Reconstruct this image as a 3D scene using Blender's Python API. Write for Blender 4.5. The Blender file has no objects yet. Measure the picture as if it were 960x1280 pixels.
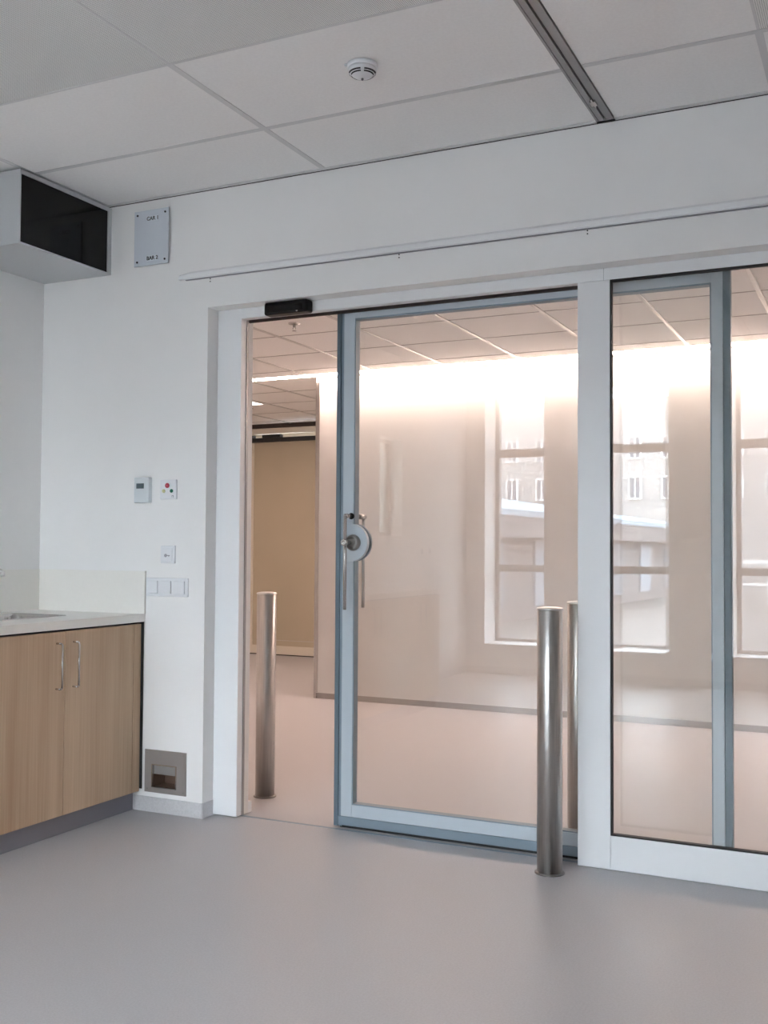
import bpy, bmesh, math
from mathutils import Vector, Matrix

C = bpy.context.scene.collection
PI = math.pi

# ---------------------------------------------------------------- materials
def mat(name, color, rough=0.5, metal=0.0, emit=None, estr=0.0, spec=0.5, coat=0.0):
    m = bpy.data.materials.new(name); m.use_nodes = True
    b = m.node_tree.nodes['Principled BSDF']
    b.inputs['Base Color'].default_value = (*color, 1)
    b.inputs['Roughness'].default_value = rough
    b.inputs['Metallic'].default_value = metal
    b.inputs['Specular IOR Level'].default_value = spec
    b.inputs['Coat Weight'].default_value = coat
    if emit:
        b.inputs['Emission Color'].default_value = (*emit, 1)
        b.inputs['Emission Strength'].default_value = estr
    return m

def nodes(m):
    nt = m.node_tree
    return nt, nt.nodes, nt.links, nt.nodes['Principled BSDF']

def mottled(name, c1, c2, scale, rough, detail=2.0, lo=0.35, hi=0.65, stretch=(1, 1, 1), spec=0.5, bump=0.0, metal=0.0):
    m = mat(name, c1, rough, metal, spec=spec)
    nt, N, L, b = nodes(m)
    g = N.new('ShaderNodeNewGeometry')
    mp = N.new('ShaderNodeMapping'); mp.inputs['Scale'].default_value = stretch
    L.new(g.outputs['Position'], mp.inputs['Vector'])
    n = N.new('ShaderNodeTexNoise'); n.inputs['Scale'].default_value = scale; n.inputs['Detail'].default_value = detail
    L.new(mp.outputs[0], n.inputs['Vector'])
    r = N.new('ShaderNodeValToRGB')
    r.color_ramp.elements[0].position = lo; r.color_ramp.elements[0].color = (*c1, 1)
    r.color_ramp.elements[1].position = hi; r.color_ramp.elements[1].color = (*c2, 1)
    L.new(n.outputs['Fac'], r.inputs['Fac']); L.new(r.outputs['Color'], b.inputs['Base Color'])
    if bump:
        bp = N.new('ShaderNodeBump'); bp.inputs['Strength'].default_value = bump; bp.inputs['Distance'].default_value = 0.002
        L.new(n.outputs['Fac'], bp.inputs['Height']); L.new(bp.outputs[0], b.inputs['Normal'])
    return m

def glass(name, tint=(1, 1, 1), f0=0.05, rough=0.0):
    m = bpy.data.materials.new(name); m.use_nodes = True
    nt = m.node_tree; N = nt.nodes; L = nt.links
    for n in list(N): N.remove(n)
    out = N.new('ShaderNodeOutputMaterial')
    tr = N.new('ShaderNodeBsdfTransparent'); tr.inputs[0].default_value = (*tint, 1)
    gl = N.new('ShaderNodeBsdfGlossy'); gl.inputs['Roughness'].default_value = rough
    lw = N.new('ShaderNodeLayerWeight'); lw.inputs['Blend'].default_value = 0.5
    p = N.new('ShaderNodeMath'); p.operation = 'POWER'; p.inputs[1].default_value = 5
    L.new(lw.outputs['Facing'], p.inputs[0])
    a = N.new('ShaderNodeMath'); a.operation = 'MULTIPLY_ADD'
    a.inputs[1].default_value = 1 - f0; a.inputs[2].default_value = f0
    L.new(p.outputs[0], a.inputs[0])
    mx = N.new('ShaderNodeMixShader')
    L.new(a.outputs[0], mx.inputs[0]); L.new(tr.outputs[0], mx.inputs[1]); L.new(gl.outputs[0], mx.inputs[2])
    L.new(mx.outputs[0], out.inputs[0])
    return m

def perforated(name, base, hole, pitch):
    m = mat(name, base, 0.5)
    nt, N, L, b = nodes(m)
    g = N.new('ShaderNodeNewGeometry'); s = N.new('ShaderNodeSeparateXYZ'); L.new(g.outputs['Position'], s.inputs[0])
    sq = []
    for ax in (0, 1):
        a = N.new('ShaderNodeMath'); a.operation = 'MULTIPLY'; a.inputs[1].default_value = 1 / pitch; L.new(s.outputs[ax], a.inputs[0])
        f = N.new('ShaderNodeMath'); f.operation = 'FRACT'; L.new(a.outputs[0], f.inputs[0])
        d = N.new('ShaderNodeMath'); d.operation = 'SUBTRACT'; d.inputs[1].default_value = 0.5; L.new(f.outputs[0], d.inputs[0])
        q = N.new('ShaderNodeMath'); q.operation = 'MULTIPLY'; L.new(d.outputs[0], q.inputs[0]); L.new(d.outputs[0], q.inputs[1])
        sq.append(q)
    ad = N.new('ShaderNodeMath'); ad.operation = 'ADD'; L.new(sq[0].outputs[0], ad.inputs[0]); L.new(sq[1].outputs[0], ad.inputs[1])
    lt = N.new('ShaderNodeMath'); lt.operation = 'LESS_THAN'; lt.inputs[1].default_value = 0.075; L.new(ad.outputs[0], lt.inputs[0])
    mx = N.new('ShaderNodeMix'); mx.data_type = 'RGBA'
    mx.inputs['A'].default_value = (*base, 1); mx.inputs['B'].default_value = (*hole, 1)
    L.new(lt.outputs[0], mx.inputs['Factor']); L.new(mx.outputs['Result'], b.inputs['Base Color'])
    return m

def wood(name):
    m = mat(name, (0.4, 0.3, 0.2), 0.5, spec=0.35)
    nt, N, L, b = nodes(m)
    g = N.new('ShaderNodeNewGeometry')
    def noise(sc, stretch, det):
        mp = N.new('ShaderNodeMapping'); mp.inputs['Scale'].default_value = stretch
        L.new(g.outputs['Position'], mp.inputs['Vector'])
        n = N.new('ShaderNodeTexNoise'); n.inputs['Scale'].default_value = sc; n.inputs['Detail'].default_value = det
        L.new(mp.outputs[0], n.inputs['Vector']); return n
    a = noise(9, (1, 1, 0.05), 3); f = noise(130, (1, 1, 0.015), 2)
    mx = N.new('ShaderNodeMix'); mx.data_type = 'FLOAT'; mx.inputs['Factor'].default_value = 0.27
    L.new(a.outputs['Fac'], mx.inputs['A']); L.new(f.outputs['Fac'], mx.inputs['B'])
    r = N.new('ShaderNodeValToRGB')
    e = r.color_ramp.elements
    e[0].position = 0.33; e[0].color = (0.43, 0.29, 0.185, 1)
    e[1].position = 0.68; e[1].color = (0.62, 0.46, 0.32, 1)
    L.new(mx.outputs['Result'], r.inputs['Fac']); L.new(r.outputs['Color'], b.inputs['Base Color'])
    return m

M = dict(
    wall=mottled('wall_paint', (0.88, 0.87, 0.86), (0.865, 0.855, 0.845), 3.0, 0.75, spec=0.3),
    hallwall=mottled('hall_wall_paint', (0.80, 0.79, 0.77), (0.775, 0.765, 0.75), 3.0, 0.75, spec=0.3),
    tile=mottled('ceiling_tile_mineral', (0.90, 0.885, 0.875), (0.87, 0.855, 0.845), 90.0, 0.9, spec=0.1),
    perf=perforated('ceiling_tile_perforated', (0.80, 0.795, 0.775), (0.28, 0.28, 0.28), 0.006),
    tbar=mat('ceiling_grid_bar', (0.66, 0.65, 0.65), 0.5),
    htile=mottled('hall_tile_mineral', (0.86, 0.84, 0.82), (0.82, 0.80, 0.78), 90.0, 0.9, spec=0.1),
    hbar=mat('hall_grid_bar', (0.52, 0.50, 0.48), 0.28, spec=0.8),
    hline=mat('hall_tile_joint', (0.36, 0.33, 0.31), 0.7),
    floor=mottled('vinyl_floor', (0.440, 0.430, 0.442), (0.485, 0.475, 0.487), 160.0, 0.42, 3.0, spec=0.4),
    floor2=mottled('vinyl_floor_hall', (0.455, 0.435, 0.44), (0.495, 0.475, 0.48), 160.0, 0.40, 3.0, spec=0.4),
    base=mottled('baseboard_vinyl', (0.56, 0.55, 0.56), (0.62, 0.61, 0.62), 120.0, 0.5, 3.0),
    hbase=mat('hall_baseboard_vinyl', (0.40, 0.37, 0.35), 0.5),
    frame=mat('white_lacquer_frame', (0.85, 0.855, 0.865), 0.35),
    white=mat('white_plastic', (0.80, 0.81, 0.83), 0.35),
    whitemetal=mat('white_sheet_metal', (0.52, 0.535, 0.55), 0.4),
    blue=mat('blue_grey_aluminium', (0.51, 0.57, 0.62), 0.38, 0.05),
    bluedk=mat('dark_blue_grey_profile', (0.115, 0.165, 0.20), 0.45, 0.1),
    bluemid=mat('mid_blue_grey_profile', (0.22, 0.28, 0.33), 0.42, 0.1),
    gasket=mat('black_rubber', (0.012, 0.012, 0.013), 0.6),
    steel=mottled('brushed_steel', (0.60, 0.58, 0.56), (0.52, 0.50, 0.48), 220.0, 0.24, 2.0, stretch=(1, 1, 0.03), metal=1.0),
    steeltop=mat('polished_steel_lid', (0.78, 0.76, 0.74), 0.3, 1.0),
    steeldk=mat('dull_steel', (0.30, 0.285, 0.27), 0.3, 1.0),
    alu=mat('anodised_aluminium', (0.36, 0.35, 0.345), 0.45, 0.6),
    glass=glass('clear_glass', (0.985, 0.99, 0.985), 0.063),
    outglass=glass('outer_window_glass', (0.95, 0.97, 0.96), 0.04),
    brownline=mat('brown_edge_shade', (0.10, 0.075, 0.06), 0.7),
    tintglass=glass('tinted_window_glass', (0.42, 0.45, 0.43), 0.04),
    wood=wood('oak_laminate'),
    kick=mat('grey_plinth', (0.235, 0.23, 0.26), 0.4, 0.2),
    stone=mottled('cream_composite_stone', (0.86, 0.835, 0.79), (0.85, 0.825, 0.78), 60.0, 0.35, 4.0),
    dark=mat('cabinet_shadow_gap', (0.02, 0.02, 0.02), 0.8),
    black=mat('black_plastic', (0.006, 0.006, 0.007), 0.35, spec=0.25),
    screen=mat('black_glass_screen', (0.004, 0.004, 0.005), 0.08, spec=0.25),
    acryl=mat('grey_white_acrylic', (0.66, 0.70, 0.76), 0.2),
    paper=mat('label_paper', (0.72, 0.76, 0.82), 0.5),
    ink=mat('black_ink', (0.01, 0.01, 0.015), 0.5),
    thermo=mat('grey_white_plastic', (0.68, 0.72, 0.74), 0.35),
    lcd=mat('lcd_display', (0.05, 0.075, 0.085), 0.15),
    red=mat('red_button', (0.42, 0.02, 0.05), 0.3),
    redlt=mat('red_button_centre', (0.62, 0.09, 0.13), 0.3),
    green=mat('green_button', (0.0, 0.18, 0.10), 0.3),
    yellow=mat('pale_yellow_button', (0.66, 0.64, 0.36), 0.3),
    greyink=mat('grey_print', (0.25, 0.25, 0.27), 0.5),
    zinc=mat('vent_stainless', (0.33, 0.30, 0.285), 0.42, 0.35),
    inner=mat('vent_inner_brown', (0.16, 0.10, 0.07), 0.6),
    beige=mottled('beige_door_panel', (0.50, 0.43, 0.32), (0.46, 0.40, 0.295), 1.2, 0.45),
    cream=mat('cream_paint', (0.68, 0.63, 0.54), 0.6),
    brown=mat('dark_brown_profile', (0.035, 0.022, 0.018), 0.6),
    led=mat('warm_led_diffuser', (1, 1, 1), 0.5, emit=(1.0, 0.76, 0.65), estr=30.0),
    panel=mat('light_panel_diffuser', (1, 1, 1), 0.5, emit=(1.0, 0.80, 0.68), estr=3.0),
    greyframe=mat('window_frame_grey', (0.16, 0.15, 0.145), 0.5),
    facade=mottled('facade_render', (0.28, 0.27, 0.265), (0.25, 0.24, 0.237), 0.4, 0.9),
    outwin=mat('facade_window_glass', (0.07, 0.08, 0.10), 0.3),
    roof=mat('pale_blue_roof', (0.16, 0.215, 0.265), 0.6),
    shed=mat('grey_shed_wall', (0.09, 0.085, 0.09), 0.8),
    shedpanel=mat('pale_shed_panel', (0.15, 0.18, 0.22), 0.6),
    paving=mottled('outdoor_paving', (0.05, 0.047, 0.045), (0.09, 0.083, 0.08), 0.7, 0.9, 4.0),
    outwhite=mat('white_railing_paint', (0.62, 0.61, 0.60), 0.6),
)

def brushed(name, c1, c2, rough, aniso):
    m = mottled(name, c1, c2, 220.0, rough, 2.0, stretch=(1, 1, 0.03), metal=1.0)
    nt, N, L, b = nodes(m)
    b.inputs['Anisotropic'].default_value = aniso; b.inputs['Anisotropic Rotation'].default_value = 0.25
    tg = N.new('ShaderNodeTangent'); tg.direction_type = 'RADIAL'; tg.axis = 'Z'
    L.new(tg.outputs[0], b.inputs['Tangent'])
    return m
M['poststeel'] = brushed('brushed_post_steel', (0.60, 0.575, 0.55), (0.50, 0.48, 0.46), 0.3, 0.85)

# ---------------------------------------------------------------- mesh helpers
def box(bm, x0, x1, y0, y1, z0, z1, mi=0):
    v = [bm.verts.new((x, y, z)) for x in (x0, x1) for y in (y0, y1) for z in (z0, z1)]
    for f in ((0, 1, 3, 2), (4, 6, 7, 5), (0, 4, 5, 1), (2, 3, 7, 6), (0, 2, 6, 4), (1, 5, 7, 3)):
        bm.faces.new([v[i] for i in f]).material_index = mi

def tube(bm, a, b, r, n=20, r2=None, mi=0):
    a = Vector(a); b = Vector(b); d = b - a
    q = Vector((0, 0, 1)).rotation_difference(d).to_matrix().to_4x4()
    T = Matrix.Translation((a + b) / 2) @ q
    res = bmesh.ops.create_cone(bm, cap_ends=True, segments=n, radius1=r, radius2=r if r2 is None else r2, depth=d.length, matrix=T)
    for f in {f for v in res['verts'] for f in v.link_faces}:
        f.material_index = mi
        if len(f.verts) == 4: f.smooth = True

def path(bm, pts, r, n=14):
    """swept round bar through points with spheres at the bends"""
    for a, b in zip(pts, pts[1:]): tube(bm, a, b, r, n)
    for p in pts[1:-1]:
        res = bmesh.ops.create_uvsphere(bm, u_segments=n, v_segments=8, radius=r, matrix=Matrix.Translation(p))
        for v in res['verts']:
            for f in v.link_faces: f.smooth = True

def lathe(bm, prof, c=(0, 0, 0), n=48, axis='z'):
    rings = []
    for r, h in prof:
        ring = []
        for i in range(n):
            t = 2 * PI * i / n
            if axis == 'z': p = (c[0] + r * math.cos(t), c[1] + r * math.sin(t), c[2] + h)
            else: p = (c[0] + r * math.cos(t), c[1] - h, c[2] + r * math.sin(t))
            ring.append(bm.verts.new(p))
        rings.append(ring)
    for A, B in zip(rings, rings[1:]):
        for i in range(n):
            f = bm.faces.new((A[i], A[(i + 1) % n], B[(i + 1) % n], B[i])); f.smooth = True
    bm.faces.new(rings[-1]); bm.faces.new(list(reversed(rings[0])))

def prism_y(bm, pts, y0, y1):
    A = [bm.verts.new((x, y0, z)) for x, z in pts]; B = [bm.verts.new((x, y1, z)) for x, z in pts]
    bm.faces.new(A); bm.faces.new(list(reversed(B)))
    k = len(pts)
    for i in range(k): bm.faces.new((A[i], B[i], B[(i + 1) % k], A[(i + 1) % k]))

def wpos(o):
    v = Vector(o.location)
    while o.parent is not None:
        o = o.parent; v += Vector(o.location)
    return v

def obj(name, fill, material, parent=None, bevel=0.0, seg=2, label=None, loc=None, sharp=35):
    """one mesh object; fill(bm) draws it in world coordinates"""
    bm = bmesh.new(); fill(bm)
    off = Vector(loc) if loc is not None else Vector((0, 0, 0))
    if parent is not None: off = wpos(parent)
    bmesh.ops.translate(bm, verts=bm.verts, vec=-off)
    bmesh.ops.recalc_face_normals(bm, faces=bm.faces)
    me = bpy.data.meshes.new(name); bm.to_mesh(me); bm.free()
    for m in (material if isinstance(material, (list, tuple)) else [material]): me.materials.append(m)
    o = bpy.data.objects.new(name, me); C.objects.link(o)
    if parent is not None: o.parent = parent
    else: o.location = off
    if bevel:
        b = o.modifiers.new('bevel', 'BEVEL'); b.width = bevel; b.segments = seg; b.limit_method = 'ANGLE'; b.angle_limit = math.radians(40)
    if label: o['label'] = label
    return o

def tag(o, label, cat, group=None, kind=None):
    o['label'] = label; o['category'] = cat
    if group: o['group'] = group
    if kind: o['kind'] = kind
    return o

def thing(name, loc, label, cat, group=None, kind=None):
    o = bpy.data.objects.new(name, None); C.objects.link(o); o.location = loc; o.empty_display_size = 0.05
    return tag(o, label, cat, group, kind)

def struct(name, fill, material, label, cat, **k):
    return tag(obj(name, fill, material, **k), label, cat, kind='structure')

def B(*a): return lambda bm: box(bm, *a)
def BB(*bs):
    def f(bm):
        for b in bs: box(bm, *b)
    return f

def text(name, body, size, loc, material, parent):
    cu = bpy.data.curves.new(name, 'FONT'); cu.body = body; cu.size = size; cu.extrude = 0.0006
    cu.align_x = 'CENTER'; cu.align_y = 'CENTER'; cu.offset = size * 0.022
    t = bpy.data.objects.new(name, cu)
    me = bpy.data.meshes.new_from_object(t)
    me.transform(Matrix.Translation(Vector(loc) - wpos(parent)) @ Matrix.Rotation(PI / 2, 4, 'X'))
    me.materials.clear(); me.materials.append(material); me.name = name
    o = bpy.data.objects.new(name, me); C.objects.link(o); o.parent = parent
    bpy.data.objects.remove(t)
    return o

def copy_tree(o, loc=None, parent=None):
    c = o.copy(); C.objects.link(c)
    if parent is not None: c.parent = parent
    if loc is not None: c.location = loc
    for ch in list(o.children): copy_tree(ch, None, c)
    return c

# ---------------------------------------------------------------- dimensions
H = 2.834          # ceiling of this room
HH = 2.60          # hall ceiling
XR = 7.4           # right wall
YB = -5.41         # rear wall, inner face
WT = 0.125         # front wall thickness
OX0, OX1, OZ = 0.98, 5.30, 2.294   # opening in the front wall
HX0, HX1 = -3.3, 8.0
HY = 3.50          # hall back wall
FY = 6.24          # far end of the side passage

# ---------------------------------------------------------------- room shell
struct('floor', BB((-0.3, XR + 0.2, YB - 0.4, 0.13, -0.1, 0)), M['floor'], 'grey speckled vinyl floor in front of the glass doors', 'floor')
struct('floor_hall', BB((HX0 - 0.2, HX1 + 0.2, 0.13, FY + 0.2, -0.1, 0)), M['floor2'], 'pinkish grey vinyl floor beyond the glass doors', 'floor')
struct('trim_1', BB((1.10, 5.2, 0.118, 0.134, 0, 0.0012)), M['bluemid'], 'thin joint line across the doorway floor', 'floor joint')

def front_wall(bm):
    vx0, vx1, vz0, vz1 = 0.69, 0.86, 0.10, 0.235
    box(bm, -0.3, vx0, 0, WT, 0, H + 0.2)
    box(bm, vx0, vx1, 0, WT, 0, vz0)
    box(bm, vx0, vx1, 0, WT, vz1, H + 0.2)
    box(bm, vx0, vx1, 0.1, WT, vz0, vz1)
    box(bm, vx1, OX0, 0, WT, 0, H + 0.2)
    box(bm, OX0, OX1, 0, WT, OZ, H + 0.2)
    box(bm, OX1, XR + 0.2, 0, WT, 0, H + 0.2)
struct('wall_front', front_wall, M['wall'], 'white wall around the sliding glass door', 'wall')

WX = [0.19 + 1.165 * k for k in range(3)]
WW, WZ0, WZ1 = 0.60, 0.27, 2.80
def rear_wall(bm):
    xs = [-0.3]
    for x in WX: xs += [x, x + WW]
    xs.append(XR + 0.2)
    for i in range(len(xs) - 1):
        if i % 2 == 0: box(bm, xs[i], xs[i + 1], YB - 0.4, YB, 0, H + 0.2)
        else:
            box(bm, xs[i], xs[i + 1], YB - 0.4, YB, 0, WZ0)
            box(bm, xs[i], xs[i + 1], YB - 0.4, YB, WZ1, H + 0.2)
struct('wall_rear', rear_wall, M['wall'], 'white wall with tall windows, mirrored in the door glass', 'wall')
LW = (-3.90, -3.45, 1.31, 2.13)
def left_wall(bm):
    y0, y1, z0, z1 = LW
    box(bm, -0.3, 0, YB, y0, 0, H + 0.2); box(bm, -0.3, 0, y1, 0, 0, H + 0.2)
    box(bm, -0.3, 0, y0, y1, 0, z0); box(bm, -0.3, 0, y0, y1, z1, H + 0.2)
struct('wall_left', left_wall, M['wall'], 'white wall behind the kitchen counter', 'wall')
struct('wall_right', BB((XR, XR + 0.2, YB, 0, 0, H + 0.2)), M['wall'], 'white side wall of the room, out of the picture', 'wall')

# rear windows
def rear_window(n, x0):
    t = thing('window_%d' % n, (x0 + WW / 2, YB - 0.33, WZ0), 'tall narrow window with two crossbars, %s from the counter wall' % ['first', 'second', 'third', 'fourth', 'fifth', 'sixth'][n - 2], 'window', kind='structure')
    fy0, fy1 = YB - 0.38, YB - 0.31
    obj('window_frame', BB((x0, x0 + 0.04, fy0, fy1, WZ0, WZ1), (x0 + WW - 0.04, x0 + WW, fy0, fy1, WZ0, WZ1),
        (x0 + 0.04, x0 + WW - 0.04, fy0, fy1, WZ0, WZ0 + 0.05), (x0 + 0.04, x0 + WW - 0.04, fy0, fy1, WZ1 - 0.05, WZ1)), M['greyframe'], t)
    obj('crossbar', B(x0 + 0.04, x0 + WW - 0.04, fy0, fy1, 0.98, 1.05), M['greyframe'], t)
    obj('crossbar', B(x0 + 0.04, x0 + WW - 0.04, fy0, fy1, 2.12, 2.20), M['greyframe'], t)
    obj('window_pane', B(x0 + 0.04, x0 + WW - 0.04, YB - 0.347, YB - 0.341, WZ0 + 0.05, WZ1 - 0.05), M['outglass'], t)
    obj('window_sill', B(x0, x0 + WW, YB - 0.31, YB + 0.03, WZ0 - 0.0, WZ0 + 0.02), M['frame'], t, bevel=0.003)
    l = bpy.data.lights.new('window_portal', 'AREA'); l.shape = 'RECTANGLE'; l.size = WW; l.size_y = WZ1 - WZ0
    l.cycles.is_portal = True
    o = bpy.data.objects.new('window_portal', l); C.objects.link(o)
    o.location = (x0 + WW / 2, YB - 0.42, (WZ0 + WZ1) / 2); o.rotation_euler = (PI / 2, 0, PI)
for i, x in enumerate(WX): rear_window(i + 2, x)
# small window in the left wall
t = thing('window_8', (-0.13, (LW[0] + LW[1]) / 2, LW[2]), 'small window with a deep reveal in the wall behind the counter', 'window', kind='structure')
y0, y1, z0, z1 = LW
obj('window_frame', BB((-0.16, -0.11, y0, y0 + 0.03, z0, z1), (-0.16, -0.11, y1 - 0.03, y1, z0, z1), (-0.16, -0.11, y0 + 0.03, y1 - 0.03, z0, z0 + 0.03), (-0.16, -0.11, y0 + 0.03, y1 - 0.03, z1 - 0.03, z1)), M['greyframe'], t)
obj('window_pane', B(-0.14, -0.134, y0 + 0.03, y1 - 0.03, z0 + 0.03, z1 - 0.03), M['tintglass'], t)

# ceiling: grid of tiles with bars
GX = [-0.80, 0.40, 1.58, 2.797, 3.395, 4.60, 5.80, 7.0, 8.2]
GY = [-0.485 - 0.597 * k for k in range(10)]
def cgrid(bm, perf):
    xs = [x for x in [0.0] + [g for g in GX if 0 < g < XR] + [XR]]
    ys = [0.0] + [g for g in GY if g > YB] + [YB]
    for i in range(len(xs) - 1):
        for j in range(len(ys) - 1):
            yc = (ys[j] + ys[j + 1]) / 2; xc = (xs[i] + xs[i + 1]) / 2
            isp = yc < -1.08 or (xc > 3.4 and yc < -0.485)
            if isp != perf: continue
            x0, x1, ya, yb = xs[i] + 0.003, xs[i + 1] - 0.003, ys[j + 1] + 0.003, ys[j] - 0.003
            if abs(xs[i] - 2.797) < 0.01: x0 = 2.833
            if abs(xs[i + 1] - 2.797) < 0.01: x1 = 2.761
            box(bm, x0, x1, ya, yb, H, H + 0.015)
struct('ceiling', lambda bm: cgrid(bm, False), M['tile'], 'white smooth ceiling tiles next to the front wall', 'ceiling')
struct('ceiling_perforated', lambda bm: cgrid(bm, True), M['perf'], 'greyish perforated ceiling tiles nearer the windows', 'ceiling')
struct('ceiling_slab', BB((-0.3, XR + 0.2, YB - 0.4, 0, H + 0.1, H + 0.2)), M['dark'], 'dark slab above the ceiling tiles', 'ceiling')
def tbars(bm):
    for g in GX:
        if 0 < g < XR and abs(g - 2.797) > 0.01:
            ym = GY[1] if g < 3 else GY[0]
            box(bm, g - 0.012, g + 0.012, ym, -0.02, H - 0.002, H + 0.002)
            box(bm, g - 0.004, g + 0.004, YB, ym, H - 0.001, H + 0.003)
    for g in GY:
        if g > YB:
            w_ = 0.012 if g > -0.6 else 0.005
            for a, b in ((0.0, 2.761), (2.833, XR)): box(bm, a, b, g - w_, g + w_, H - 0.0015, H + 0.0025)
struct('trim_2', tbars, M['tbar'], 'thin grey bars between the ceiling tiles', 'ceiling grid')
struct('trim_3', BB((0, 2.761, -0.022, -0.004, H - 0.004, H + 0.002), (2.833, XR, -0.022, -0.004, H - 0.004, H + 0.002)), M['tbar'], 'pale edge strip where ceiling meets front wall', 'ceiling edge')
struct('trim_4', BB((0, XR, -0.004, 0.0, H - 0.006, H + 0.002)), M['dark'], 'dark shadow line under the ceiling on front wall', 'shadow gap')

# ceiling track
t = thing('ceiling_track', (2.797, -0.03, H), 'grey aluminium rail with a black slot running across the ceiling', 'ceiling track')
zt = H - 0.006
obj('flange', BB((2.764, 2.772, YB, -0.022, zt, zt + 0.02), (2.822, 2.830, YB, -0.022, zt, zt + 0.02)), M['alu'], t, label='raised outer edges of the track')
obj('rail_body', BB((2.7725, 2.793, YB, -0.022, zt + 0.003, zt + 0.03), (2.801, 2.8215, YB, -0.022, zt + 0.003, zt + 0.03)), M['alu'], t)
obj('slot', B(2.792, 2.802, YB, -0.022, zt + 0.012, zt + 0.02), M['gasket'], t, label='black slot')
obj('clip', lambda bm: (box(bm, 2.786, 2.808, -0.215, -0.175, zt - 0.006, zt + 0.006), tube(bm, (2.797, -0.235, zt - 0.003), (2.797, -0.155, zt - 0.003), 0.0035, 10)), M['steel'], t, bevel=0.001, label='small metal clip in the slot')

# smoke detector
t = thing('smoke_detector', (2.168, -0.805, H), 'round white smoke detector on the ceiling', 'smoke detector')
cd = (2.168, -0.805, H)
obj('base', lambda bm: lathe(bm, [(0.052, 0), (0.052, -0.012), (0.050, -0.014)], cd), M['white'], t)
obj('head', lambda bm: lathe(bm, [(0.047, -0.013), (0.047, -0.026), (0.044, -0.031), (0.030, -0.040), (0.014, -0.046), (0.004, -0.047)], cd), M['white'], t)
def arcs(bm):
    for (r, z) in ((0.0452, -0.0307), (0.0385, -0.0355)):
        for a0, a1 in ((212, 289), (305, 382), (32, 109), (125, 202)):
            prev = None
            for k in range(13):
                a = math.radians(a0 + (a1 - a0) * k / 12)
                c = [bm.verts.new((cd[0] + (r + dr) * math.cos(a), cd[1] + (r + dr) * math.sin(a), cd[2] + z + dz)) for dr, dz in ((0.001, 0.0018), (-0.0025, -0.0022), (-0.004, 0.003))]
                if prev:
                    for q in range(3): bm.faces.new((prev[q], prev[(q + 1) % 3], c[(q + 1) % 3], c[q]))
                prev = c
obj('vent_slot', arcs, M['ink'], t, label='black curved slots')
obj('indicator', lambda bm: tube(bm, (2.168, -0.805, H - 0.046), (2.168, -0.805, H - 0.053), 0.004, 12), M['greyink'], t)
obj('mounting_tab', lambda bm: tube(bm, (2.12, -0.83, H), (2.12, -0.83, H - 0.004), 0.007, 10), M['thermo'], t)

# baseboards
struct('baseboard_front', BB((0.60, OX0, -0.004, 0.0, 0, 0.068), (OX0, OX0 + 0.003, 0.0, 0.08, 0, 0.068)), M['base'], 'pale grey vinyl skirting under the steel vent', 'skirting', bevel=0.001)
struct('baseboard_left', BB((0.0, 0.004, YB, -3.24, 0, 0.068)), M['base'], 'pale grey skirting past the end of the counter', 'skirting')
struct('baseboard_rear', BB((0.0, XR, YB, YB + 0.004, 0, 0.068)), M['base'], 'pale grey skirting under the tall windows', 'skirting')

# ---------------------------------------------------------------- glazed screen frame
t = thing('window_1', (2.725, 0.1, 0), 'white framed fixed glass panel right of the sliding door', 'window', kind='structure')
FY0, FY1 = 0.08, 0.122
obj('frame', BB((OX0, 1.108, FY0, FY1, 0.004, OZ), (1.108, 5.30, FY0, FY1, 2.247, OZ),
               (2.663, 2.790, FY0, FY1, 0.002, 2.247), (2.790, 5.30, FY0, FY1, 0.002, 0.130), (5.17, 5.30, FY0, FY1, 0.130, 2.247)), M['frame'], t, bevel=0.0025)
obj('jamb_strip', BB((1.100, 1.112, FY1, 0.135, 0.004, 2.25)), M['alu'], t, label='grey seal strip behind the left jamb')
obj('jamb_lining', BB((1.06, 1.110, 0.135, 0.175, 0.004, 2.25)), M['hallwall'], t, bevel=0.002)
obj('gasket', BB((2.790, 2.797, 0.0795, 0.10, 0.130, 2.238 + 0.009), (2.797, 5.17, 0.0795, 0.10, 0.130, 0.137), (2.797, 5.17, 0.0795, 0.10, 2.239, 2.247), (5.163, 5.17, 0.0795, 0.10, 0.137, 2.239)), M['gasket'], t, label='black rubber seal round the glass')
obj('pane', B(2.797, 5.163, 0.088, 0.096, 0.137, 2.239), M['glass'], t)
obj('joint_line', BB((2.7655, 2.7665, 0.0797, 0.0805, 2.247, OZ)), M['greyink'], t)

# header gap strip
struct('trim_5', BB((1.112, 2.663, 0.135, 0.145, 2.238, 2.262)), M['brown'], 'dark brush strip under the doorway header', 'seal strip')

# ---------------------------------------------------------------- sliding door
DX0, DX1, DZ1 = 1.560, 3.196, 2.30
DY0, DY1 = 0.148, 0.190
t = thing('door_1', (2.38, 0.168, 0), 'blue-grey framed sliding glass door, half open', 'door', kind='structure')
obj('frame', BB((1.600, 1.652, DY0, DY1, 0.052, DZ1), (3.155, DX1, DY0, DY1, 0.010, DZ1),
               (1.652, 3.155, DY0, DY1, 0.052, 0.104), (1.652, 3.155, DY0, DY1, 2.214, DZ1)), M['blue'], t, bevel=0.0015)
obj('edge_seal', BB((1.562, 1.584, DY0 + 0.004, DY1 - 0.002, 0.006, DZ1),), M['bluedk'], t, bevel=0.003, label='dark outer edge strip of the door')
obj('edge_seal', BB((3.196, 3.224, DY0 + 0.004, DY1 - 0.002, 0.006, DZ1)), M['bluedk'], t, bevel=0.003, label='dark edge strip seen through the fixed glass')
obj('edge_profile', BB((1.584, 1.600, DY0 + 0.010, DY1 - 0.003, 0.006, DZ1)), M['bluemid'], t, label='darker groove profile beside the stile')
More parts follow.
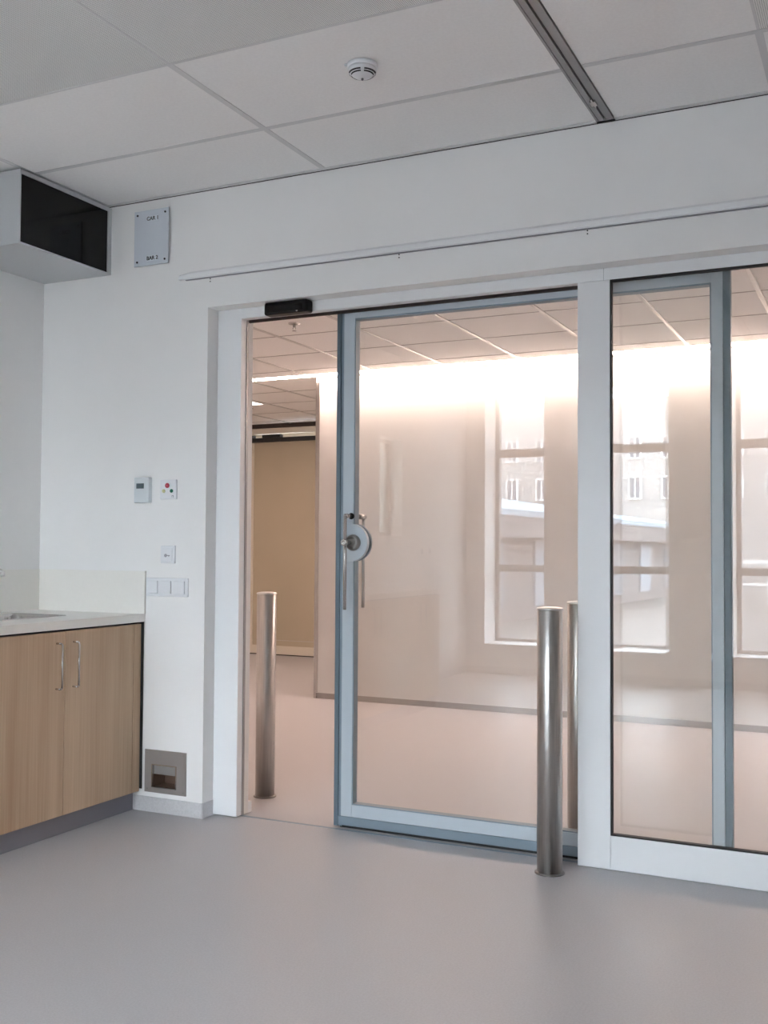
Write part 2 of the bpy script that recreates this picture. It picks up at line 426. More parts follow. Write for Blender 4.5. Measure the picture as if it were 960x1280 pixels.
obj('kick_strip', BB((1.584, 3.155, DY0 + 0.004, DY1 - 0.004, 0.012, 0.050)), M['bluemid'], t, bevel=0.001, label='darker strip along the door foot')
obj('brush_seal', BB((1.59, 3.15, DY0 + 0.012, DY1 - 0.012, 0.001, 0.012)), M['gasket'], t)
obj('glazing_bead', BB((1.652, 1.657, DY0 + 0.002, DY1, 0.104, 2.214), (3.150, 3.155, DY0 + 0.002, DY1, 0.104, 2.214), (1.657, 3.150, DY0 + 0.002, DY1, 0.104, 0.109), (1.657, 3.150, DY0 + 0.002, DY1, 2.207, 2.214)), M['bluemid'], t)
obj('pane', B(1.657, 3.150, 0.166, 0.174, 0.109, 2.207), M['glass'], t)
# round lock plate
cxh, czh = 1.6405, 1.233
def plate(y0, y1):
    def f(bm):
        R = 0.082; pts = []
        pts.append((1.603, czh + R + 0.004))
        pts.append((1.652, czh + R + 0.004))
        for k in range(0, 31):
            a = math.radians(82 - 164 * k / 30)
            pts.append((cxh + R * math.cos(a), czh + R * math.sin(a)))
        pts.append((1.652, czh - R - 0.004)); pts.append((1.603, czh - R - 0.004))
        prism_y(bm, pts, y0, y1)
    return f
lp = obj('lock_plate', plate(DY0 - 0.004, DY0 + 0.016), M['blue'], t, bevel=0.002, label='rounded lock plate bulging over the glass')
obj('lock_plate', plate(DY1 - 0.008, DY1 + 0.004), M['bluemid'], t, bevel=0.002)
cyl = obj('lock_cylinder', lambda bm: lathe(bm, [(0.035, 0.0), (0.035, 0.010), (0.031, 0.020), (0.024, 0.026), (0.023, 0.018), (0.017, 0.018), (0.017, 0.030), (0.015, 0.032)], (1.655, DY0 - 0.004, czh), 36, 'y'), M['steeldk'], t, label='round steel lock rosette')
obj('turn_knob', lambda bm: (lathe(bm, [(0.0095, 0.0), (0.0095, 0.032), (0.014, 0.034), (0.014, 0.058), (0.011, 0.060), (0.006, 0.060), (0.005, 0.057)], (1.652, DY0 - 0.032, czh), 24, 'y')), M['steel'], cyl)
obj('handle_socket', lambda bm: tube(bm, (1.642, DY0 - 0.003, 1.348), (1.642, DY0 + 0.004, 1.348), 0.014, 24), M['black'], t, label='black round socket above the lock')
h = obj('pull_bar', lambda bm: path(bm, [(1.642, DY0, 1.348), (1.640, 0.094, 1.348), (1.640, 0.094, 0.945)], 0.0075), M['steel'], t, label='long vertical steel bar handle')
obj('bracket', lambda bm: tube(bm, (1.642, 0.135, 1.348), (1.641, 0.094, 1.348), 0.0095, 16), M['steel'], h)
h = obj('pull_bar', lambda bm: path(bm, [(1.642, DY1, 1.348), (1.640, 0.268, 1.348), (1.640, 0.268, 0.945)], 0.0075), M['steel'], t, label='steel bar handle on the far side')
obj('bracket', lambda bm: tube(bm, (1.642, 0.215, 1.348), (1.641, 0.277, 1.348), 0.0115, 16), M['steel'], h)
# floor guide and door operator
struct('trim_6', lambda bm: (box(bm, 1.086, 1.106, 0.178, 0.21, 0, 0.05)), M['white'], 'small white floor stop beside the left jamb', 'door stop', bevel=0.003)
t = thing('door_operator', (3.1, 0.24, 2.315), 'long door drive box above the sliding door in the hall', 'door operator')
obj('housing', B(1.0, 5.2, 0.13, 0.33, 2.315, 2.47), M['whitemetal'], t, bevel=0.004)
obj('end_cap', B(0.99, 1.0, 0.13, 0.33, 2.315, 2.47), M['greyink'], t)

# motion sensor
t = thing('motion_sensor', (1.372, 0.05, 2.235), 'black motion sensor box on the header above the doorway', 'sensor')
obj('housing', B(1.262, 1.482, 0.022, 0.0795, 2.236, 2.300 - 0.008), M['black'], t, bevel=0.010, seg=4)
obj('sensor_window', B(1.285, 1.46, 0.016, 0.0222, 2.244, 2.272), M['screen'], t, bevel=0.002)
obj('indicator', lambda bm: tube(bm, (1.432, 0.0225, 2.243), (1.432, 0.0195, 2.243), 0.004, 12), M['steeltop'], t, label='tiny silver dot')

# wall rail above the door
t = thing('wall_rail', (2.5, -0.01, 2.43), 'white horizontal rail on the wall above the glass doors', 'rail')
def railf(bm):
    prof = [(0.0, 2.430), (-0.020, 2.430), (-0.024, 2.434), (-0.024, 2.452), (-0.012, 2.464), (0.0, 2.466)]
    A = [bm.verts.new((0.83, y * 0.9, 2.4405 + (z - 2.445) * 0.75)) for y, z in prof]
    Bm = [bm.verts.new((0.90, y, z)) for y, z in prof]; D = [bm.verts.new((XR - 0.4, y, z)) for y, z in prof]
    n = len(prof)
    for P, Q in ((A, Bm), (Bm, D)):
        for i in range(n): bm.faces.new((P[i], P[(i + 1) % n], Q[(i + 1) % n], Q[i]))
    bm.faces.new(A); bm.faces.new(D)
obj('strip', railf, M['frame'], t)
obj('shadow_groove', B(0.86, XR - 0.4, -0.010, 0.0, 2.427, 2.430), M['greyink'], t)
for x in (0.991, 1.933, 2.724, 3.56):
    for dz in (0.0, -0.012):
        obj('screw', lambda bm: tube(bm, (x, 0.0, 2.4235 + dz), (x, -0.002, 2.4235 + dz), 0.0028, 10), M['ink'], t)

# ---------------------------------------------------------------- wall fixtures
# sign plate
sy = -0.022
t = thing('sign_plate', (0.671, -0.01, 2.515), 'pale grey plate held by four dark pins, high on the wall by the black screen', 'sign')
obj('panel', B(0.573, 0.770, sy, sy + 0.005, 2.517, 2.777), M['acryl'], t, bevel=0.001)
for x in (0.592, 0.751):
    for z in (2.537, 2.757):
        obj('pin', lambda bm: (tube(bm, (x, 0, z), (x, sy - 0.003, z), 0.0048, 14)), M['ink'], t)
for z, s in ((2.735, 'CAR 1'), (2.549, 'BAR 2')):
    l = obj('name_strip', B(0.645, 0.714, sy - 0.0012, sy, z - 0.013, z + 0.013), M['paper'], t)
    text('lettering', s, 0.025, (0.680, sy - 0.0016, z), M['ink'], l)
# thermostat
t = thing('thermostat', (0.636, 0, 1.411), 'grey room thermostat with a small dark display', 'thermostat')
obj('housing', B(0.594, 0.680, -0.026, 0, 1.412, 1.530), M['thermo'], t, bevel=0.004, seg=3)
obj('display', B(0.609, 0.652, -0.0268, -0.025, 1.478, 1.502), M['lcd'], t)
obj('button', BB((0.660, 0.670, -0.0268, -0.025, 1.49, 1.500)), M['thermo'], t)
# call panel
t = thing('call_button_panel', (0.778, 0, 1.427), 'white square switch plate with red, yellow and green buttons', 'button panel')
obj('plate', B(0.734, 0.824, -0.013, 0, 1.427, 1.517), M['white'], t, bevel=0.003)
def btn(x, z, r, m, lab):
    o = obj('button', lambda bm: lathe(bm, [(r, 0), (r, 0.003), (r * 0.8, 0.005)], (x, -0.013, z), 28, 'y'), m, t, label=lab); return o
rb = btn(0.776, 1.490, 0.0115, M['red'], 'red button')
obj('button_centre', lambda bm: lathe(bm, [(0.005, 0), (0.005, 0.0015)], (0.776, -0.018, 1.490), 20, 'y'), M['redlt'], rb)
btn(0.756, 1.465, 0.0085, M['yellow'], 'pale yellow button')
btn(0.800, 1.465, 0.0085, M['green'], 'green button')
obj('mark', BB((0.801, 0.811, -0.0134, -0.0128, 1.4425, 1.4445), (0.801, 0.8028, -0.0134, -0.0128, 1.435, 1.4425), (0.8085, 0.811, -0.0134, -0.0128, 1.435, 1.4425)), M['greyink'], t)
# key switch
t = thing('key_switch', (0.78, 0, 1.134), 'white square plate marked with a small key, above the triple switch', 'switch')
obj('plate', B(0.741, 0.820, -0.012, 0, 1.134, 1.215), M['white'], t, bevel=0.003)
obj('rocker', B(0.752, 0.809, -0.015, -0.011, 1.145, 1.204), M['white'], t, bevel=0.002)
def key(bm):
    lathe(bm, [(0.0075, 0.0), (0.0075, 0.0007)], (0.772, -0.0150, 1.170), 20, 'y')
    box(bm, 0.779, 0.796, -0.0157, -0.0148, 1.1685, 1.1715)
    box(bm, 0.789, 0.7915, -0.0157, -0.0148, 1.1645, 1.1685)
obj('key_mark', key, M['greyink'], t)
# triple switch
t = thing('light_switch', (0.776, 0, 0.98), 'white triple light switch beside the end of the backsplash', 'switch')
obj('plate', B(0.658, 0.893, -0.009, 0, 0.983, 1.068), M['white'], t, bevel=0.003)
for k in range(3):
    xk = 0.6665 + k * 0.0755
    obj('rocker', B(xk, xk + 0.060, -0.0145, -0.008, 0.996, 1.054), M['white'], t, bevel=0.002)
# steel vent
t = thing('wall_vent', (0.778, 0, 0.09), 'square stainless hand niche low on the wall beside the cabinet', 'vent')
x0, x1, z0, z1 = 0.663, 0.893, 0.090, 0.283
a0, a1, c0, c1 = 0.704, 0.842, 0.114, 0.218
obj('plate', BB((x0, a0, -0.006, 0, z0, z1), (a1, x1, -0.006, 0, z0, z1), (a0, a1, -0.006, 0, z0, c0), (a0, a1, -0.006, 0, c1, z1)), M['zinc'], t)
obj('rim', BB((a0, a0 + 0.004, -0.009, 0.0, c0, c1), (a1 - 0.004, a1, -0.009, 0.0, c0, c1), (a0 + 0.004, a1 - 0.004, -0.009, 0.0, c0, c0 + 0.004), (a0 + 0.004, a1 - 0.004, -0.009, 0.0, c1 - 0.003, c1)), M['steel'], t)
obj('flap', lambda bm: box(bm, a0 + 0.004, a1 - 0.004, 0.004, 0.007, 0.172, c1 - 0.003), M['alu'], t)
obj('liner', BB((a0 + 0.001, a1 - 0.001, 0.090, 0.094, c0, c1), (a0 - 0.002, a0 + 0.001, 0.002, 0.094, c0, c1), (a1 - 0.001, a1 + 0.002, 0.002, 0.094, c0, c1), (a0, a1, 0.002, 0.094, c0 - 0.003, c0)), M['inner'], t, label='brown lined hollow behind the plate')
for x in (x0 + 0.014, x1 - 0.014):
    for z in (z0 + 0.014, z1 - 0.014):
        obj('screw', lambda bm: lathe(bm, [(0.004, 0), (0.003, 0.0012)], (x, -0.006, z), 12, 'y'), M['steeldk'], t)

# screen box in the corner
t = thing('screen_cabinet', (0.2, -0.29, 2.504), 'white box with a black glass front hung in the ceiling corner', 'screen')
bx, by, bz0, bz1 = 0.419, -0.586, 2.502, 2.822
obj('housing', BB((0.001, bx - 0.02, by, -0.001, bz0, bz1), (bx - 0.02, bx, by, -0.001, bz1 - 0.018, bz1), (bx - 0.02, bx, by, -0.001, bz0, bz0 + 0.007),
                  (bx - 0.02, bx, by, by + 0.006, bz0 + 0.007, bz1 - 0.018), (bx - 0.02, bx, -0.024, -0.001, bz0 + 0.007, bz1 - 0.018)), M['whitemetal'], t)
obj('black_glass', B(bx - 0.012, bx - 0.007, by + 0.006, -0.024, bz0 + 0.007, bz1 - 0.018), M['screen'], t, label='black glass front')
obj('ceiling_bracket', B(0.03, bx - 0.025, by + 0.03, -0.03, bz1, H - 0.002), M['dark'], t)

# ---------------------------------------------------------------- kitchen counter
CX = 0.632; CE = -3.23
units = [(-0.058, -0.944)] + [(-0.944 - 0.759 * k, -0.944 - 0.759 * (k + 1)) for k in range(3)]
def cabinet(yA, yB, lab, filler):
    t = thing('base_cabinet', (0.3, (yA + yB) / 2, 0), lab, 'cabinet', 'oak base cabinets under the worktop')
    t['group'] = 'oak base cabinets under the worktop'
    e = 0.0005
    obj('body', BB((0.02, CX - 0.021, yB + e, yA - e, 0.09, 0.106), (0.02, CX - 0.021, yB + e, yB + 0.018, 0.106, 0.862), (0.02, CX - 0.021, yA - 0.018, yA - e, 0.106, 0.862), (0.02, 0.03, yB + 0.018, yA - 0.018, 0.106, 0.862), (CX - 0.10, CX - 0.021, yB + 0.018, yA - 0.018, 0.845, 0.862)), M['dark'], t)
    ym = (yA + yB) / 2
    for s, (p, q) in ((1, (ym + 0.0015, yA - 0.0012)), (-1, (yB + 0.0012, ym - 0.0015))):
        d = obj('door', B(CX - 0.019, CX, p, q, 0.088, 0.853), M['wood'], t, bevel=0.0008)
        yh = ym + s * 0.050
        obj('handle', lambda bm: path(bm, [(CX, yh, 0.806), (CX + 0.026, yh, 0.806), (CX + 0.032, yh, 0.800), (CX + 0.032, yh, 0.624), (CX + 0.026, yh, 0.618), (CX, yh, 0.618)], 0.0042, 12), M['steel'], d)
    if filler:
        obj('filler_strip', B(CX - 0.019, CX, yA + 0.0015, -0.006, 0.088, 0.853), M['wood'], t)
        obj('side_gap', B(CX - 0.10, 0.647, -0.0055, -0.0045, 0.10, 0.8635), M['dark'], t, label='black gap between cabinet and wall')
    return t
labs = ['two-door oak base cabinet nearest the front wall', 'two-door oak base cabinet, second from the front wall',
        'two-door oak base cabinet, third from the front wall', 'two-door oak base cabinet at the far end of the counter']
for k, (a, b) in enumerate(units): cabinet(a, b, labs[k], k == 0)
t = tag(obj('plinth', B(0.05, 0.597, CE, -0.006, 0, 0.086), M['kick']), 'grey kick plate along the foot of the oak cabinets', 'plinth')
t = thing('worktop', (0.3, -1.6, 0.865), 'cream stone worktop with sink cutout on the oak cabinets', 'worktop')
SX0, SX1, SY0, SY1 = 0.135, 0.425, -0.76, -0.29
obj('slab', BB((0.001, 0.65, SY1, -0.001, 0.864, 0.9), (0.001, 0.65, CE, SY0, 0.864, 0.9), (0.001, SX0, SY0, SY1, 0.864, 0.9), (SX1, 0.65, SY0, SY1, 0.864, 0.9)), M['stone'], t)
obj('backsplash', BB((0.013, 0.653, -0.012, -0.001, 0.9, 1.097), (0.001, 0.013, CE, -0.001, 0.9, 1.097)), M['stone'], t)
# sink
t = thing('sink', (0.28, -0.525, 0.75), 'stainless steel sink set into the cream worktop', 'sink')
def sinkf(bm):
    r = 0.05
    def loop(x0, x1, y0, y1, z, rr):
        pts = []
        for cx, cy, a in ((x1 - rr, y1 - rr, 0), (x0 + rr, y1 - rr, 90), (x0 + rr, y0 + rr, 180), (x1 - rr, y0 + rr, 270)):
            for k in range(7):
                t_ = math.radians(a + 15 * k); pts.append(bm.verts.new((cx + rr * math.cos(t_), cy + rr * math.sin(t_), z)))
        return pts
    L = [loop(SX0 - 0.012, SX1 + 0.012, SY0 - 0.012, SY1 + 0.012, 0.9005, 0.012), loop(SX0 - 0.012, SX1 + 0.012, SY0 - 0.012, SY1 + 0.012, 0.9025, 0.012),
         loop(SX0 + 0.004, SX1 - 0.004, SY0 + 0.004, SY1 - 0.004, 0.9025, 0.03), loop(SX0 + 0.008, SX1 - 0.008, SY0 + 0.008, SY1 - 0.008, 0.89, 0.04),
         loop(SX0 + 0.014, SX1 - 0.014, SY0 + 0.014, SY1 - 0.014, 0.76, 0.05), loop(SX0 + 0.03, SX1 - 0.03, SY0 + 0.03, SY1 - 0.03, 0.745, 0.04)]
    for A, Bq in zip(L, L[1:]):
        n = len(A)
        for i in range(n):
            f = bm.faces.new((A[i], A[(i + 1) % n], Bq[(i + 1) % n], Bq[i])); f.smooth = True
    bm.faces.new(L[-1])
obj('bowl', sinkf, M['steel'], t)
obj('drain', lambda bm: lathe(bm, [(0.035, 0.0), (0.035, 0.003), (0.028, 0.004), (0.02, 0.001)], (0.28, -0.525, 0.745), 28), M['steeldk'], t)
obj('strainer', lambda bm: (tube(bm, (0.28, -0.525, 0.748), (0.28, -0.525, 0.775), 0.008, 14)), M['steel'], t)
# faucet
t = thing('faucet', (0.075, -0.52, 0.9), 'chrome mixer tap with a swivel spout behind the sink', 'faucet')
obj('base', lambda bm: lathe(bm, [(0.027, 0), (0.027, 0.006), (0.021, 0.012), (0.021, 0.10), (0.017, 0.11), (0.012, 0.115)], (0.075, -0.52, 0.9), 28), M['steeltop'], t)
obj('spout', lambda bm: path(bm, [(0.075, -0.52, 1.0), (0.075, -0.52, 1.10), (0.085, -0.517, 1.115), (0.235, -0.482, 1.100), (0.250, -0.479, 1.092), (0.251, -0.4785, 1.075)], 0.010, 16), M['steeltop'], t)
obj('lever', lambda bm: path(bm, [(0.075, -0.52, 0.99), (0.075, -0.56, 1.0), (0.078, -0.62, 1.02)], 0.006, 12), M['steeltop'], t)
# sockets on the left wall past the counter
t = thing('wall_socket', (0.0, -4.30, 1.14), 'white power socket on the counter wall, nearer the small window', 'socket')
obj('plate', B(0, 0.01, -4.34, -4.26, 1.14, 1.22), M['white'], t, bevel=0.002)
obj('socket_face', lambda bm: tube(bm, (0.009, -4.30, 1.18), (0.0115, -4.30, 1.18), 0.026, 24), M['greyink'], t)
o = copy_tree(t, (0.0, -4.48, 1.14)); o['label'] = 'white power socket on the counter wall, nearer the tall windows'

# ---------------------------------------------------------------- bollards
def bollard():
    t = thing('bollard', (0, 0, 0), 'x', 'bollard', 'stainless steel bollards at the sliding door')
    obj('post', lambda bm: lathe(bm, [(0.0475, 0.004), (0.0475, 0.978), (0.045, 0.980)], (0, 0, 0), 64), M['poststeel'], t)
    obj('cap', lambda bm: lathe(bm, [(0.044, 0.980), (0.0495, 0.981), (0.0495, 0.986), (0.047, 0.989), (0.03, 0.992), (0.004, 0.993)], (0, 0, 0), 64), M['steeltop'], t)
    obj('floor_ring', lambda bm: lathe(bm, [(0.056, 0.0), (0.056, 0.004), (0.050, 0.007)], (0, 0, 0), 64), M['steeldk'], t)
    return t
b = bollard(); b.location = (2.592, -0.05, 0); b['label'] = 'stainless steel bollard in front of the door, nearest of the three'
c = copy_tree(b, (1.0, 0.49, 0)); c['label'] = 'stainless steel bollard seen through the open doorway beside the left jamb'
c = copy_tree(b, (2.567, 0.45, 0)); c['label'] = 'stainless steel bollard behind the glass, half hidden by the white post'

# ---------------------------------------------------------------- hall
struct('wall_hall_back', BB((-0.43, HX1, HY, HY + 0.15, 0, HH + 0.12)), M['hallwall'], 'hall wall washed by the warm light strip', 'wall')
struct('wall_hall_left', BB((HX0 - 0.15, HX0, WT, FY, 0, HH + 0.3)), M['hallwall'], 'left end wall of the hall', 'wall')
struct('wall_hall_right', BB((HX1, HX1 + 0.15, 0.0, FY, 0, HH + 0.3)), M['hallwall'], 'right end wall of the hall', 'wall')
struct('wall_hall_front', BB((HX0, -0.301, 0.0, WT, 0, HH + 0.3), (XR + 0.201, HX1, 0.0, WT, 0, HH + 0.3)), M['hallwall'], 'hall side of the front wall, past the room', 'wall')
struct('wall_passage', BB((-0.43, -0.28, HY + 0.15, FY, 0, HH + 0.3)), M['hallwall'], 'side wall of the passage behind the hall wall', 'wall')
struct('wall_far', BB((HX0, -2.90, FY, FY + 0.15, 0, HH + 0.3), (-2.90, -0.43, FY, FY + 0.15, 2.43, HH + 0.3), (-1.40, -0.43, FY, FY + 0.15, 0, 2.43)), M['cream'], 'cream wall around the beige door at the passage end', 'wall')
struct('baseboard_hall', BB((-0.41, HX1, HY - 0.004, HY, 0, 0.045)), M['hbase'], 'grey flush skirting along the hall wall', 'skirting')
struct('trim_7', BB((-0.41, HX1, HY - 0.006, HY - 0.0041, 0.045, 0.049)), M['hallwall'], 'thin pale line above the hall skirting', 'skirting line')
struct('corner_guard', BB((-0.435, -0.40, HY - 0.004, HY, 0.0, 2.55), (-0.4345, -0.4302, HY, HY + 0.06, 0.0, 2.55)), M['steel'], 'stainless steel guard strip on the hall wall corner', 'corner guard')
# hall ceiling
SLX0 = HX0
SLY0, SLY1 = 3.385, 3.475
hx = [HX0] + [0.13 + 0.6 * k for k in range(-5, 14)] + [HX1]
hy = [WT] + [3.19 - 0.6 * k for k in range(5, -1, -1)] + [SLY0]
def hall_tiles(bm, ys):
    for i in range(len(hx) - 1):
        for j in range(len(ys) - 1):
            box(bm, hx[i] + 0.004, hx[i + 1] - 0.004, ys[j] + 0.004, ys[j + 1] - 0.004, HH, HH + 0.012)
struct('ceiling_hall', lambda bm: hall_tiles(bm, hy), M['htile'], 'square ceiling tiles of the hall behind the glass', 'ceiling')
hy2 = [HY + 0.02] + [3.50 + 0.62 * k for k in range(1, 5)] + [FY - 0.02]
def passage_tiles(bm):
    xs = [HX0] + [x for x in hx[1:-1] if x < -0.43] + [-0.43]
    for i in range(len(xs) - 1):
        for j in range(len(hy2) - 1):
            box(bm, xs[i] + 0.004, xs[i + 1] - 0.004, hy2[j] + 0.004, hy2[j + 1] - 0.004, HH, HH + 0.012)
struct('ceiling_passage', passage_tiles, M['htile'], 'square ceiling tiles of the passage beyond the hall wall', 'ceiling')
def hbars(bm):
    for x in hx[1:-1]: box(bm, x - 0.012, x + 0.012, WT, SLY0 - 0.01, HH - 0.005, HH - 0.0002)
    for x in hx[1:-1]:
        if x < -0.5: box(bm, x - 0.012, x + 0.012, HY + 0.02, FY, HH - 0.005, HH - 0.0002)
def hlines(bm):
    for y in hy[1:-1]: box(bm, HX0, HX1, y - 0.006, y + 0.006, HH - 0.002, HH + 0.004)
    for y in hy2[1:-1]: box(bm, HX0, -0.43, y - 0.006, y + 0.006, HH - 0.002, HH + 0.004)
struct('trim_12', hlines, M['hline'], 'thin dark joints across the hall ceiling tiles', 'ceiling joint')
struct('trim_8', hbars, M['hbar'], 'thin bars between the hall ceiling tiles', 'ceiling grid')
struct('ceiling_slab_hall', BB((HX0 - 0.15, HX1 + 0.15, 0.0, FY + 0.15, HH + 0.31, HH + 0.36)), M['dark'], 'slab above the hall ceiling tiles', 'ceiling')
# light strip
t = thing('light_strip', (2.3, 3.43, HH), 'long warm white light strip where hall ceiling meets the hall wall', 'light')
obj('diffuser', B(HX0 + 0.02, HX1 - 0.02, SLY1 - 0.052, SLY1 - 0.008, HH - 0.009, HH + 0.004), M['led'], t, label='glowing diffuser')
obj('channel', BB((HX0, HX1, SLY0, SLY0 + 0.006, HH - 0.004, HH + 0.05), (HX0, HX1, SLY1 - 0.004, SLY1, HH - 0.004, HH + 0.05), (HX0, HX1, SLY0, SLY1, HH + 0.05, HH + 0.056)), M['frame'], t)
struct('trim_9', BB((HX0, -0.435, SLY1 + 0.001, HY + 0.02, HH - 0.004, HH + 0.004), (-0.40, HX1, HY - 0.006, HY - 0.0005, HH - 0.020, HH - 0.014)), M['brownline'], 'slim edge profile and painted shadow line along the hall light strip', 'ceiling edge')  # wall-top strip coloured dark brown to stand in for a shadow gap
# light panels in the passage
def lpanel(x, y, lab):
    t = thing('ceiling_light', (x, y, HH), lab, 'light')
    obj('diffuser', B(x - 0.28, x + 0.28, y - 0.28, y + 0.28, HH - 0.006, HH - 0.002), M['panel'], t)
    obj('frame', BB((x - 0.295, x - 0.28, y - 0.295, y + 0.295, HH - 0.01, HH), (x + 0.28, x + 0.295, y - 0.295, y + 0.295, HH - 0.01, HH), (x - 0.28, x + 0.28, y - 0.295, y - 0.28, HH - 0.01, HH), (x - 0.28, x + 0.28, y + 0.28, y + 0.295, HH - 0.01, HH)), M['frame'], t)
lpanel(-1.98, 4.43, 'square ceiling light glimpsed in the passage beside the left jamb')
# sprinklers
def sprinkler(loc, lab):
    t = thing('sprinkler', loc, lab, 'sprinkler', 'ceiling sprinklers in the hall')
    x, y, z = loc
    obj('flange', lambda bm: lathe(bm, [(0.038, 0), (0.036, -0.006), (0.014, -0.010)], loc, 28), M['steel'], t)
    obj('nozzle', lambda bm: (tube(bm, (x, y, z - 0.008), (x, y, z - 0.026), 0.010, 14), path(bm, [(x - 0.008, y, z - 0.026), (x - 0.010, y, z - 0.036), (x, y, z - 0.046)], 0.0025, 8),
        path(bm, [(x + 0.008, y, z - 0.026), (x + 0.010, y, z - 0.036), (x, y, z - 0.046)], 0.0025, 8), tube(bm, (x, y, z - 0.046), (x, y, z - 0.049), 0.013, 16)), M['steeldk'], t)
    return t
s = sprinkler((0.435, 1.68, HH), 'steel sprinkler head on the hall ceiling above the doorway')
c = copy_tree(s, (-2.02, 4.95, HH)); c['label'] = 'distant steel sprinkler head on the passage ceiling beside the left jamb'

# far sliding door
t = thing('door_2', (-2.1, FY, 0), 'beige sliding door at the end of the passage', 'door', kind='structure')
obj('leaf', B(-2.765, -1.35, FY - 0.035, FY - 0.005, 0.105, 2.42), M['beige'], t)
obj('door_frame', BB((-2.90, -2.765, FY - 0.045, FY + 0.02, 0.012, 2.42), (-2.765, -1.35, FY - 0.045, FY - 0.004, 0.012, 0.105)), M['cream'], t)
obj('floor_gap', B(-2.90, -1.35, FY - 0.03, FY + 0.0, 0.0, 0.012), M['brown'], t)
obj('panel_line', BB((-2.55, -1.35, FY - 0.037, FY - 0.035, 0.165, 0.17),), M['hbar'], t)
t = thing('door_track', (-2.0, FY - 0.08, 2.40), 'black sliding track above the beige door', 'door track')
obj('beam', B(-3.2, -0.60, FY - 0.10, FY - 0.046, 2.395, 2.440), M['gasket'], t)
obj('motor', BB((-2.62, -2.38, FY - 0.11, FY - 0.046, 2.441, 2.475)), M['gasket'], t, bevel=0.004)
obj('carriage', lambda bm: (box(bm, -2.86, -2.74, FY - 0.11, FY - 0.05, 2.441, 2.47), tube(bm, (-2.80, FY - 0.10, 2.468), (-2.95, FY - 0.10, 2.475), 0.008, 10)), M['gasket'], t)
obj('cable', lambda bm: path(bm, [(-2.88, FY - 0.10, 2.45), (-2.862, FY - 0.12, 2.38), (-2.868, FY - 0.10, 2.30), (-2.885, FY - 0.07, 2.22)], 0.008, 8), M['gasket'], t)
struct('trim_10', BB((HX0, -0.43, FY - 0.07, FY, 2.555, HH)), M['brown'], 'dark brown strip under the passage ceiling', 'trim')
struct('trim_11', BB((HX0, -0.43, FY - 0.055, FY, 2.49, 2.553)), M['cream'], 'cream beam above the black door track', 'trim')

# ---------------------------------------------------------------- outside (seen mirrored in the glass)
struct('ground_outside', BB((-70, 70, -90, YB - 0.42, -0.35, -0.25)), M['paving'], 'grey paved yard outside the tall windows', 'ground')
t = thing('apartment_building', (-10, -74, -0.25), 'large white building mirrored in the upper panes', 'building')
obj('facade', B(-70, 20, -84, -74, -0.25, 12.5), M['facade'], t)
for r in range(2):
    for k in range(24):
        if False: continue
        x = -40 + k * 2.4; z = 5.0 + r * 3.0
        w = obj('window', BB((x, x + 0.75, -74.0, -73.93, z, z + 1.5)), M['outwin'], t)
        obj('window_frame', BB((x - 0.1, x, -74, -73.85, z - 0.1, z + 1.6), (x + 0.75, x + 0.9, -74, -73.85, z - 0.1, z + 1.6), (x, x + 0.75, -74, -73.85, z - 0.12, z), (x, x + 0.75, -74, -73.85, z + 1.5, z + 1.6), (x + 0.34, x + 0.42, -73.93, -73.88, z, z + 1.5)), M['outwhite'], w)
t = thing('garden_shed', (-5, -20, -0.25), 'low shed with a pale blue sloping roof mirrored in the glass', 'shed')
def shroof(bm):
    P = [(-2.7, -13.0, 1.95), (-1.8, -34.0, 1.95), (-13, -36.0, 3.6), (-13, -13.0, 3.6)]
    a = [bm.verts.new(p) for p in P]; b_ = [bm.verts.new((x, y, z - 0.12)) for x, y, z in P]
    bm.faces.new(a); bm.faces.new(list(reversed(b_)))
    for i in range(4): bm.faces.new((a[i], a[(i + 1) % 4], b_[(i + 1) % 4], b_[i]))
obj('roof', shroof, M['roof'], t)
def prism_z(bm, pts, z0, z1):
    A = [bm.verts.new((x, y, z0)) for x, y in pts]; Bq = [bm.verts.new((x, y, z1)) for x, y in pts]
    bm.faces.new(A); bm.faces.new(list(reversed(Bq)))
    k = len(pts)
    for i in range(k): bm.faces.new((A[i], Bq[i], Bq[(i + 1) % k], A[(i + 1) % k]))
obj('fascia', lambda bm: prism_z(bm, [(-2.72, -13.1), (-1.82, -34.0), (-2.0, -34.0), (-2.9, -13.1)], 1.42, 1.83), M['shed'], t)
obj('wall', lambda bm: prism_z(bm, [(-3.2, -13.4), (-2.3, -34.0), (-12.5, -34.0), (-12.5, -13.4)], -0.25, 1.82), M['shed'], t)
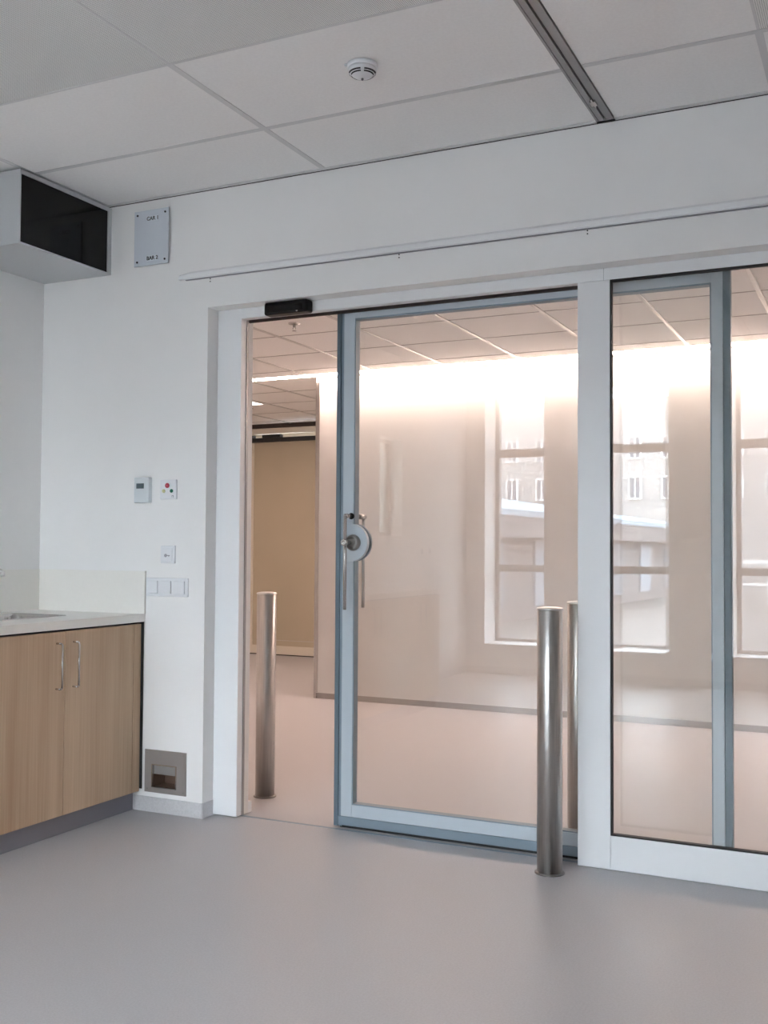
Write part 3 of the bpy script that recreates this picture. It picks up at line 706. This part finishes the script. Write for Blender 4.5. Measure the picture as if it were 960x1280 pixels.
for k in range(7):
    y = -14.2 - k * 2.9; x = -3.17 - (y + 13.4) * 0.0437 + 0.0
    obj('panel', lambda bm: prism_z(bm, [(x + 0.03, y), (x + 0.03 + 0.0437 * 1.1, y - 1.1), (x - 0.05 + 0.0437 * 1.1, y - 1.1), (x - 0.05, y)], 0.0, 1.35), M['shedpanel'], t)
t = thing('fence', (2.5, -24, -0.25), 'white railing fence mirrored low in the right-hand pane', 'fence')
obj('rail', BB((-1.2, 7.0, -24.05, -24, 0.86, 0.95), (-1.2, 7.0, -24.05, -24, 0.30, 0.36)), M['outwhite'], t)
for k in range(12): obj('post', B(-1.2 + k * 0.72, -1.13 + k * 0.72, -24.08, -24.02, -0.25, 0.86), M['outwhite'], t)

# ---------------------------------------------------------------- world, camera, view
w = bpy.data.worlds.new('overcast_sky'); bpy.context.scene.world = w; w.use_nodes = True
bg = w.node_tree.nodes['Background']; bg.inputs[0].default_value = (0.83, 0.895, 1.0, 1); bg.inputs[1].default_value = 13.6

cam = bpy.data.cameras.new('camera'); co = bpy.data.objects.new('camera', cam); C.objects.link(co)
cx, D, h, yaw, pitch, roll, f = 3.7487823, 3.89661905, 1.2125891, 0.44917780, 0.03384973, 0.00601152, 1310.47031
fw = Vector((-math.sin(yaw) * math.cos(pitch), math.cos(yaw) * math.cos(pitch), math.sin(pitch)))
r0 = Vector((math.cos(yaw), math.sin(yaw), 0)); u0 = r0.cross(fw)
r = r0 * math.cos(roll) + u0 * math.sin(roll); u = -r0 * math.sin(roll) + u0 * math.cos(roll)
co.matrix_world = Matrix(((r.x, u.x, -fw.x, cx), (r.y, u.y, -fw.y, -D), (r.z, u.z, -fw.z, h), (0, 0, 0, 1)))
cam.sensor_fit = 'VERTICAL'; cam.sensor_height = 36.0; cam.lens = 36.0 * f / 1280.0; cam.clip_start = 0.05; cam.clip_end = 500
S = bpy.context.scene; S.camera = co
S.view_settings.view_transform = 'Standard'; S.view_settings.look = 'None'; S.view_settings.gamma = 1.0
S.view_settings.exposure = 1.28
try: S.view_settings.use_curve_mapping = False
except Exception: pass
S.cycles.max_bounces = 14; S.cycles.diffuse_bounces = 7; S.cycles.glossy_bounces = 6; S.cycles.transparent_max_bounces = 24
S.cycles.sample_clamp_indirect = 8.0
S.cycles.use_denoising = True
